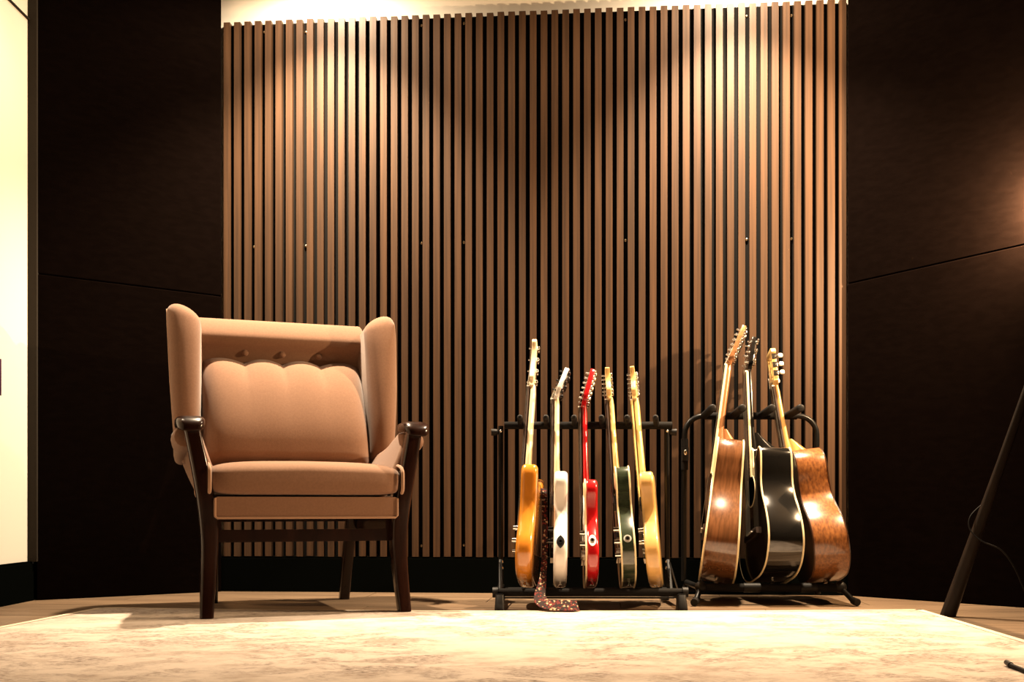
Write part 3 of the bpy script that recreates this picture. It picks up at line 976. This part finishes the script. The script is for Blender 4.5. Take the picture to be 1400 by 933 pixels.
def acoustic(label, Bp, Np, psi, ol, t0, t1, hl, headang, side, topm, neck, headm, hw, ntun, bindw, neckbind=False, slot=False, guard=None):
    e = empty('acoustic_guitar')
    tag(e, label, 'acoustic guitar')
    nx = -t0 / 2 - 0.001
    nutz = place(e, Bp, Np, psi, nx)
    o2 = spline(ol, 5)
    bl = max(z for _, z in o2)

    def tap(p):
        th = t0 + (t1 - t0) * max(0, min(1, p.z / bl))
        f = (p.x + t0 / 2) / t0
        return Vector((-t0 / 2 + f * th, p.y, p.z))
    bo = MB().pad(o2, -t0 / 2, t0 / 2, 0.003, 2, fn=tap).obj('body', side, e)
    tp = MB().pad([(y * 0.985, (z - bl / 2) * 0.985 + bl / 2) for y, z in o2], -t0 / 2 - 0.0012, -t0 / 2 + 0.001, 0.0005, 1).obj('soundboard', topm, e)
    for f in (-t0 / 2 + 0.002, t0 / 2 - 0.002):
        MB().tube([tap(Vector((f, y * 1.001, z))) for y, z in o2], bindw, 6, closed=True).obj('binding', 'binding' if bindw > 0.002 else 'darktop', bo)
    sz = bl * 0.66
    MB().cyl((-t0 / 2 - 0.0016, 0, sz), (-t0 / 2 - 0.001, 0, sz), 0.05, 32).obj('soundhole', 'hole', e)
    MB().tube([(-t0 / 2 - 0.0012, 0.057 * math.cos(a), sz + 0.057 * math.sin(a)) for a in (2 * math.pi * j / 36 for j in range(36))], 0.0022, 6, closed=True).obj('rosette', 'binding', e)
    bz = bl * 0.33
    br = MB().pad([(-0.085, bz - 0.012), (-0.03, bz - 0.016), (0.03, bz - 0.016), (0.085, bz - 0.012), (0.085, bz + 0.010), (0.03, bz + 0.014), (-0.03, bz + 0.014), (-0.085, bz + 0.010)], -t0 / 2 - 0.011, -t0 / 2, 0.003, 2).obj('bridge', 'rosewood', e)
    MB().box((-t0 / 2 - 0.013, 0, bz + 0.004), (0.006, 0.07, 0.0035)).obj('saddle', 'whitepl', br)
    if guard:
        g = spline([(-0.055, sz + 0.03), (-0.075, sz + 0.01), (-0.11, sz - 0.05), (-0.115, sz - 0.10), (-0.06, sz - 0.10), (-0.04, sz - 0.06), (-0.058, sz - 0.02)], 3)
        MB().pad(g, -t0 / 2 - 0.003, -t0 / 2 - 0.001, 0.0005, 1).obj('pickguard', guard, e)
    zs = [bl - 0.03, bl + 0.015, bl + 0.05, (bl + nutz) / 2, nutz - 0.02, nutz + 0.006]
    dep = [0.016, 0.0145, 0.0115, 0.0105, 0.0105, 0.0090]
    hw_ = [0.028, 0.028, 0.027, 0.025, 0.022, 0.0215]
    MB().loft([(nx + d * 0.7 - 0.001, 0, z) for z, d in zip(zs, dep)], list(zip(dep, hw_)), 20, 2.6).obj('neck', neck, e)
    MB().loft([(-t0 / 2 + t1 * 0.5, 0, bl - 0.005), (-t0 / 2 + t1 * 0.38, 0, bl + 0.012), (-t0 / 2 + 0.02, 0, bl + 0.05)], [(t1 * 0.42, 0.020), (t1 * 0.32, 0.020), (0.010, 0.022)], 16, 3).obj('heel', neck, e)
    z0 = sz + 0.045
    fb = MB().loft([(nx - 0.005, 0, z) for z in (z0, nutz)], [(0.004, 0.0285), (0.004, 0.0215)], 16, 6).obj('fretboard', 'rosewood', e)
    if neckbind:
        MB().tube([(nx - 0.004, -0.0288, z0), (nx - 0.004, -0.0220, nutz)], 0.0045, 8).obj('fretboard_binding', 'binding', fb)
        MB().tube([(nx - 0.004, 0.0288, z0), (nx - 0.004, 0.0220, nutz)], 0.0035, 8).obj('fretboard_binding', 'binding', fb)
    fr = MB()
    for q in range(1, 21):
        z = nutz - (nutz - bz) * (1 - 2 ** (-q / 12.0))
        if z > z0 + 0.006:
            fr.box((nx - 0.0092, 0, z), (0.0014, 0.043 + 0.012 * (nutz - z) / (nutz - z0), 0.0018))
    fr.obj('frets', 'chrome', fb)
    MB().box((nx - 0.006, 0, nutz + 0.002), (0.010, 0.043, 0.005)).obj('nut', 'whitepl', e)
    Rh = Matrix.Rotation(headang, 3, 'Y')
    hb = Vector((nx + 0.003, 0, nutz + 0.002))
    if slot:
        hd = MB()
        for s in (-1, 1):
            hd.pad([(s * 0.034 - 0.0085, 0.012), (s * 0.034 + 0.0085, 0.012), (s * 0.034 + 0.0085, hl - 0.02), (s * 0.034 - 0.0085, hl - 0.02)], -0.009, 0.009, 0.002, 2, fn=lambda p: hb + Rh @ p)
        hd.pad([(-0.006, 0.012), (0.006, 0.012), (0.006, hl - 0.02), (-0.006, hl - 0.02)], -0.009, 0.009, 0.002, 2, fn=lambda p: hb + Rh @ p)
        hd.pad(spline([(-0.0425, hl - 0.024), (-0.042, hl - 0.004), (-0.02, hl), (0.02, hl), (0.042, hl - 0.004), (0.0425, hl - 0.024)], 3), -0.009, 0.009, 0.002, 2, fn=lambda p: hb + Rh @ p)
        hd.pad([(-0.0215, 0), (0.0215, 0), (0.0425, 0.016), (0.0425, 0.026), (-0.0425, 0.026), (-0.0425, 0.016)], -0.009, 0.009, 0.002, 2, fn=lambda p: hb + Rh @ p)
        hd.obj('headstock', headm, e)
        for s in (-1, 1):
            for q in range(3):
                zz = 0.040 + q * (hl - 0.075) / 2
                tn = MB()
                tn.box((0, s * 0.0435, zz), (0.016, 0.0022, 0.021))
                tn.cyl((-0.003, s * 0.043, zz - 0.003), (-0.003, s * 0.049, zz - 0.003), 0.0050, 12)
                tn.cyl((0.002, s * 0.047, zz), (0.018, s * 0.047, zz), 0.0020, 8)
                tn.cyl((0, s * 0.044, zz), (0, s * 0.008, zz), 0.003, 8)
                for i_, p in enumerate(tn.v):
                    tn.v[i_] = tuple(hb + Rh @ Vector(p))
                tno = tn.obj('tuning_peg', 'chrome', e)
                bt = MB().sell((0.023, s * 0.047, zz), (0.0085, 0.004, 0.0080), 0.6, 0.6, 14, 8)
                bt.v = [tuple(hb + Rh @ Vector(p)) for p in bt.v]
                bt.obj('tuner_button', 'whitepl', tno)
    else:
        hol = spline([(-0.0215, 0), (-0.030, 0.018), (-0.036, 0.04), (-0.032, hl * 0.9), (-0.018, hl), (0, hl * 0.985), (0.018, hl), (0.032, hl * 0.9), (0.036, 0.04), (0.030, 0.018), (0.0215, 0)], 3)
        MB().pad(hol, -0.0078, 0.0078, 0.002, 2, fn=lambda p: hb + Rh @ p).obj('headstock', headm, e)
        n1 = ntun // 2
        for s in (-1, 1):
            for q in range(n1):
                zz = 0.034 + q * (hl - 0.058) / (n1 - 1)
                Rt = Rh @ (Matrix.Identity(3) if s > 0 else Matrix.Rotation(math.pi, 3, 'X'))
                link('tuning_peg', TUN[hw], e, hb + Rh @ Vector((0, s * 0.020, zz)), Rt)
    st = MB()
    for q in range(6):
        a = q / 5 - 0.5
        for dd in ((0,) if ntun < 12 else (-0.0012, 0.0012)):
            st.tube([(-t0 / 2 - 0.0165, a * 0.055 + dd, bz + 0.004), (nx - 0.0118, a * 0.036 + dd, nutz + 0.004)], 0.0007, 5)
        st.tube([(nx - 0.0118, a * 0.036, nutz + 0.004), hb + Rh @ Vector((-0.013, math.copysign(0.019, a) if not slot else a * 0.06, 0.035 + 0.3 * hl * (1 - abs(a) * 2) + 0.01))], 0.0007, 5)
    st.obj('strings', 'string', e)
    MB().tube([(0, -0.0, 0.004), (0, 0.0, -0.004), (0, 0.0, -0.012)], [0.005, 0.004, 0.0075], 12).obj('end_pin', 'chrome', e)


acoustic('acoustic guitar with glossy rosewood sides, cream binding and twelve chrome tuners', Vector((0.720, 3.862, 0.080)), P(994, 505, 4.05), math.radians(-8), DREAD, 0.122, 0.090, 0.165, math.radians(14),
         'rosside', 'spruce', 'neckwood', 'neckwood', 'chrome', 12, 0.0032, neckbind=True, guard='blackpl')
acoustic('glossy black cutaway acoustic guitar with cream binding and black headstock', Vector((0.914, 3.852, 0.080)), P(1021, 512, 4.045), math.radians(2.5), CUT, 0.126, 0.108, 0.140, math.radians(10),
         'blackgl', 'blackgl', 'blackgl', 'blackgl', 'chrome', 6, 0.0032, neckbind=True)
acoustic('small mottled brown acoustic guitar with slotted headstock and white tuner buttons', Vector((1.100, 3.852, 0.080)), P(1058, 528, 4.035), math.radians(-3), PARL, 0.125, 0.102, 0.140, math.radians(3),
         'tobacco', 'darktop', 'neckgold', 'maple', 'chrome', 6, 0.0016, slot=True)

# ------------------------------------------------------------------ strap hanging from the orange bass to the floor
cs = spline([(0.113, 3.870, 0.40), (0.113, 3.80, 0.33), (0.111, 3.70, 0.20), (0.101, 3.585, 0.105), (0.090, 3.525, 0.050), (0.104, 3.487, 0.030), (0.140, 3.470, 0.026), (0.185, 3.465, 0.025), (0.208, 3.470, 0.025)], 8, False)
strap = MB()
rr = []
for i, c in enumerate(cs):
    c = Vector(c)
    d = (Vector(cs[min(i + 1, len(cs) - 1)]) - Vector(cs[max(i - 1, 0)])).normalized()
    f = i / len(cs)
    g = max(0.0, min(1.0, (f - 0.42) / 0.3))
    wdir = Vector((1, 0.35, 0)) * (1 - g) + Vector((0.1, 0.75, 0.66)) * g
    wdir = (wdir - d * wdir.dot(d)).normalized()
    nn = d.cross(wdir).normalized()
    hw = 0.010 + 0.013 * max(0.0, min(1.0, (f - 0.35) / 0.2))
    rr.append([c + wdir * hw + nn * 0.0015, c - wdir * hw + nn * 0.0015, c - wdir * hw - nn * 0.0015, c + wdir * hw - nn * 0.0015])
strap.rings(rr)
so = strap.obj('guitar_strap', 'strap')
for v in so.data.vertices:
    v.co.z = max(v.co.z, 0.0008 if v.co.y > 3.505 else 0.0088)
tag(so, 'patterned red woven guitar strap hanging beside the orange bass onto the floor', 'guitar strap')

# ------------------------------------------------------------------ tripod floor lamp (head just outside the frame)
LC = Vector((1.66, 3.20, 0))
lamp = empty('tripod_floor_lamp', LC)
tag(lamp, 'dark wooden tripod floor lamp with a tapered leg and trailing cord', 'floor lamp')
hub = Vector((0, 0, 1.06))
feet = [Vector((1.340, 3.375, 0)) - LC, Vector((1.67, 2.84, 0)) - LC, Vector((1.93, 3.36, 0)) - LC]
for f in feet:
    top = hub + f * 0.06
    lg = MB()
    d = (top - f)
    sec = []
    sd = Vector((-f.y, f.x, 0)).normalized()
    od = f.normalized()
    for t, hw in ((0, 0.0235), (0.12, 0.021), (0.45, 0.0145), (1, 0.010)):
        c = f + d * t + Vector((0, 0, 0.0005 if t == 0 else 0))
        sec.append([c + sd * hw * math.copysign(abs(math.cos(q)) ** 0.6, math.cos(q)) + od * hw * math.copysign(abs(math.sin(q)) ** 0.6, math.sin(q)) for q in (2 * math.pi * (j + 0.5) / 16 for j in range(16))])
    lg.rings(sec).obj('leg', 'lampwood', lamp)
MB().cyl(hub + Vector((0, 0, -0.04)), hub + Vector((0, 0, 0.03)), 0.036, 20).obj('hub', 'metal', lamp)
hp = LAMP_POS - LC
MB().tube(spline([tuple(c) for c in (hub + Vector((0, 0, 0.03)), hub + Vector((0.01, 0.06, 0.10)), hub + Vector((0.04, 0.20, 0.125)), hp + Vector((-0.005, -0.05, -0.095)), hp + Vector((0, 0, -0.075)), hp + Vector((0, 0, -0.055)))], 6, False), 0.008, 12).obj('arm', 'metal', lamp)
T = Matrix.Translation(hp)
MB().cyl((0, 0, -0.060), (0, 0, -0.022), 0.013, 16, T=T).obj('socket', 'metal', lamp)
MB().sell((0, 0, -0.004), (0.014, 0.014, 0.020), 1, 1, 18, 12, T=T).obj('bulb', 'glow', lamp)
l = bpy.data.lights.new('lamp_bulb_light', 'POINT')
l.energy = LAMP_POWER
l.color = (1.0, 0.66, 0.36)
l.shadow_soft_size = 0.012
lo = bpy.data.objects.new('lamp_bulb_light', l)
COL.objects.link(lo)
lo.parent = lamp
lo.location = hp + Vector((0, 0, 0.032))
# cord: loops off the visible leg
f = feet[0]
lp = f + (hub + f * 0.06 - f) * 0.22
crd = [P(1345, 688, 3.335) - LC, P(1327, 706, 3.33) - LC, P(1326, 724, 3.32) - LC, P(1342, 740, 3.30) - LC, P(1368, 752, 3.28) - LC, P(1386, 775, 3.26) - LC, P(1400, 806, 3.25) - LC, P(1416, 838, 3.2) - LC]
e_ = crd[-1].copy()
crd += [Vector((e_.x + 0.06, e_.y, 0.004)), Vector((e_.x + 0.4, e_.y - 0.1, 0.004))]
MB().tube(spline([tuple(c) for c in crd], 6, False), 0.0022, 8).obj('power_cord', 'cord', lamp)

# ------------------------------------------------------------------ black cable lying on the rug
def fl(px, py, z=0.0):
    d = F * (CH - z) / (py - HY)
    return Vector(((px - PX) / F * d, d, z))
pts = [fl(1376, 906, 0.014), fl(1384, 911, 0.012), fl(1394, 915, 0.011), fl(1410, 921, 0.011), fl(1450, 930, 0.011), fl(1520, 930, 0.011)]
cb = empty('cable', (pts[0].x, pts[0].y, rugz))
tag(cb, 'end of a thick black cable lying on the cream rug', 'cable')
o0 = Vector((pts[0].x, pts[0].y, rugz))
sp3 = [Vector(p) - o0 for p in spline([tuple(p) for p in pts], 5, False)]
MB().tube(sp3, 0.0048, 10).obj('cord', 'cord', cb)
MB().tube([sp3[0] - (sp3[2] - sp3[0]) * 0.4, sp3[0], sp3[4]], [0.0035, 0.0055, 0.0062], 12).obj('plug', 'rubber', cb)
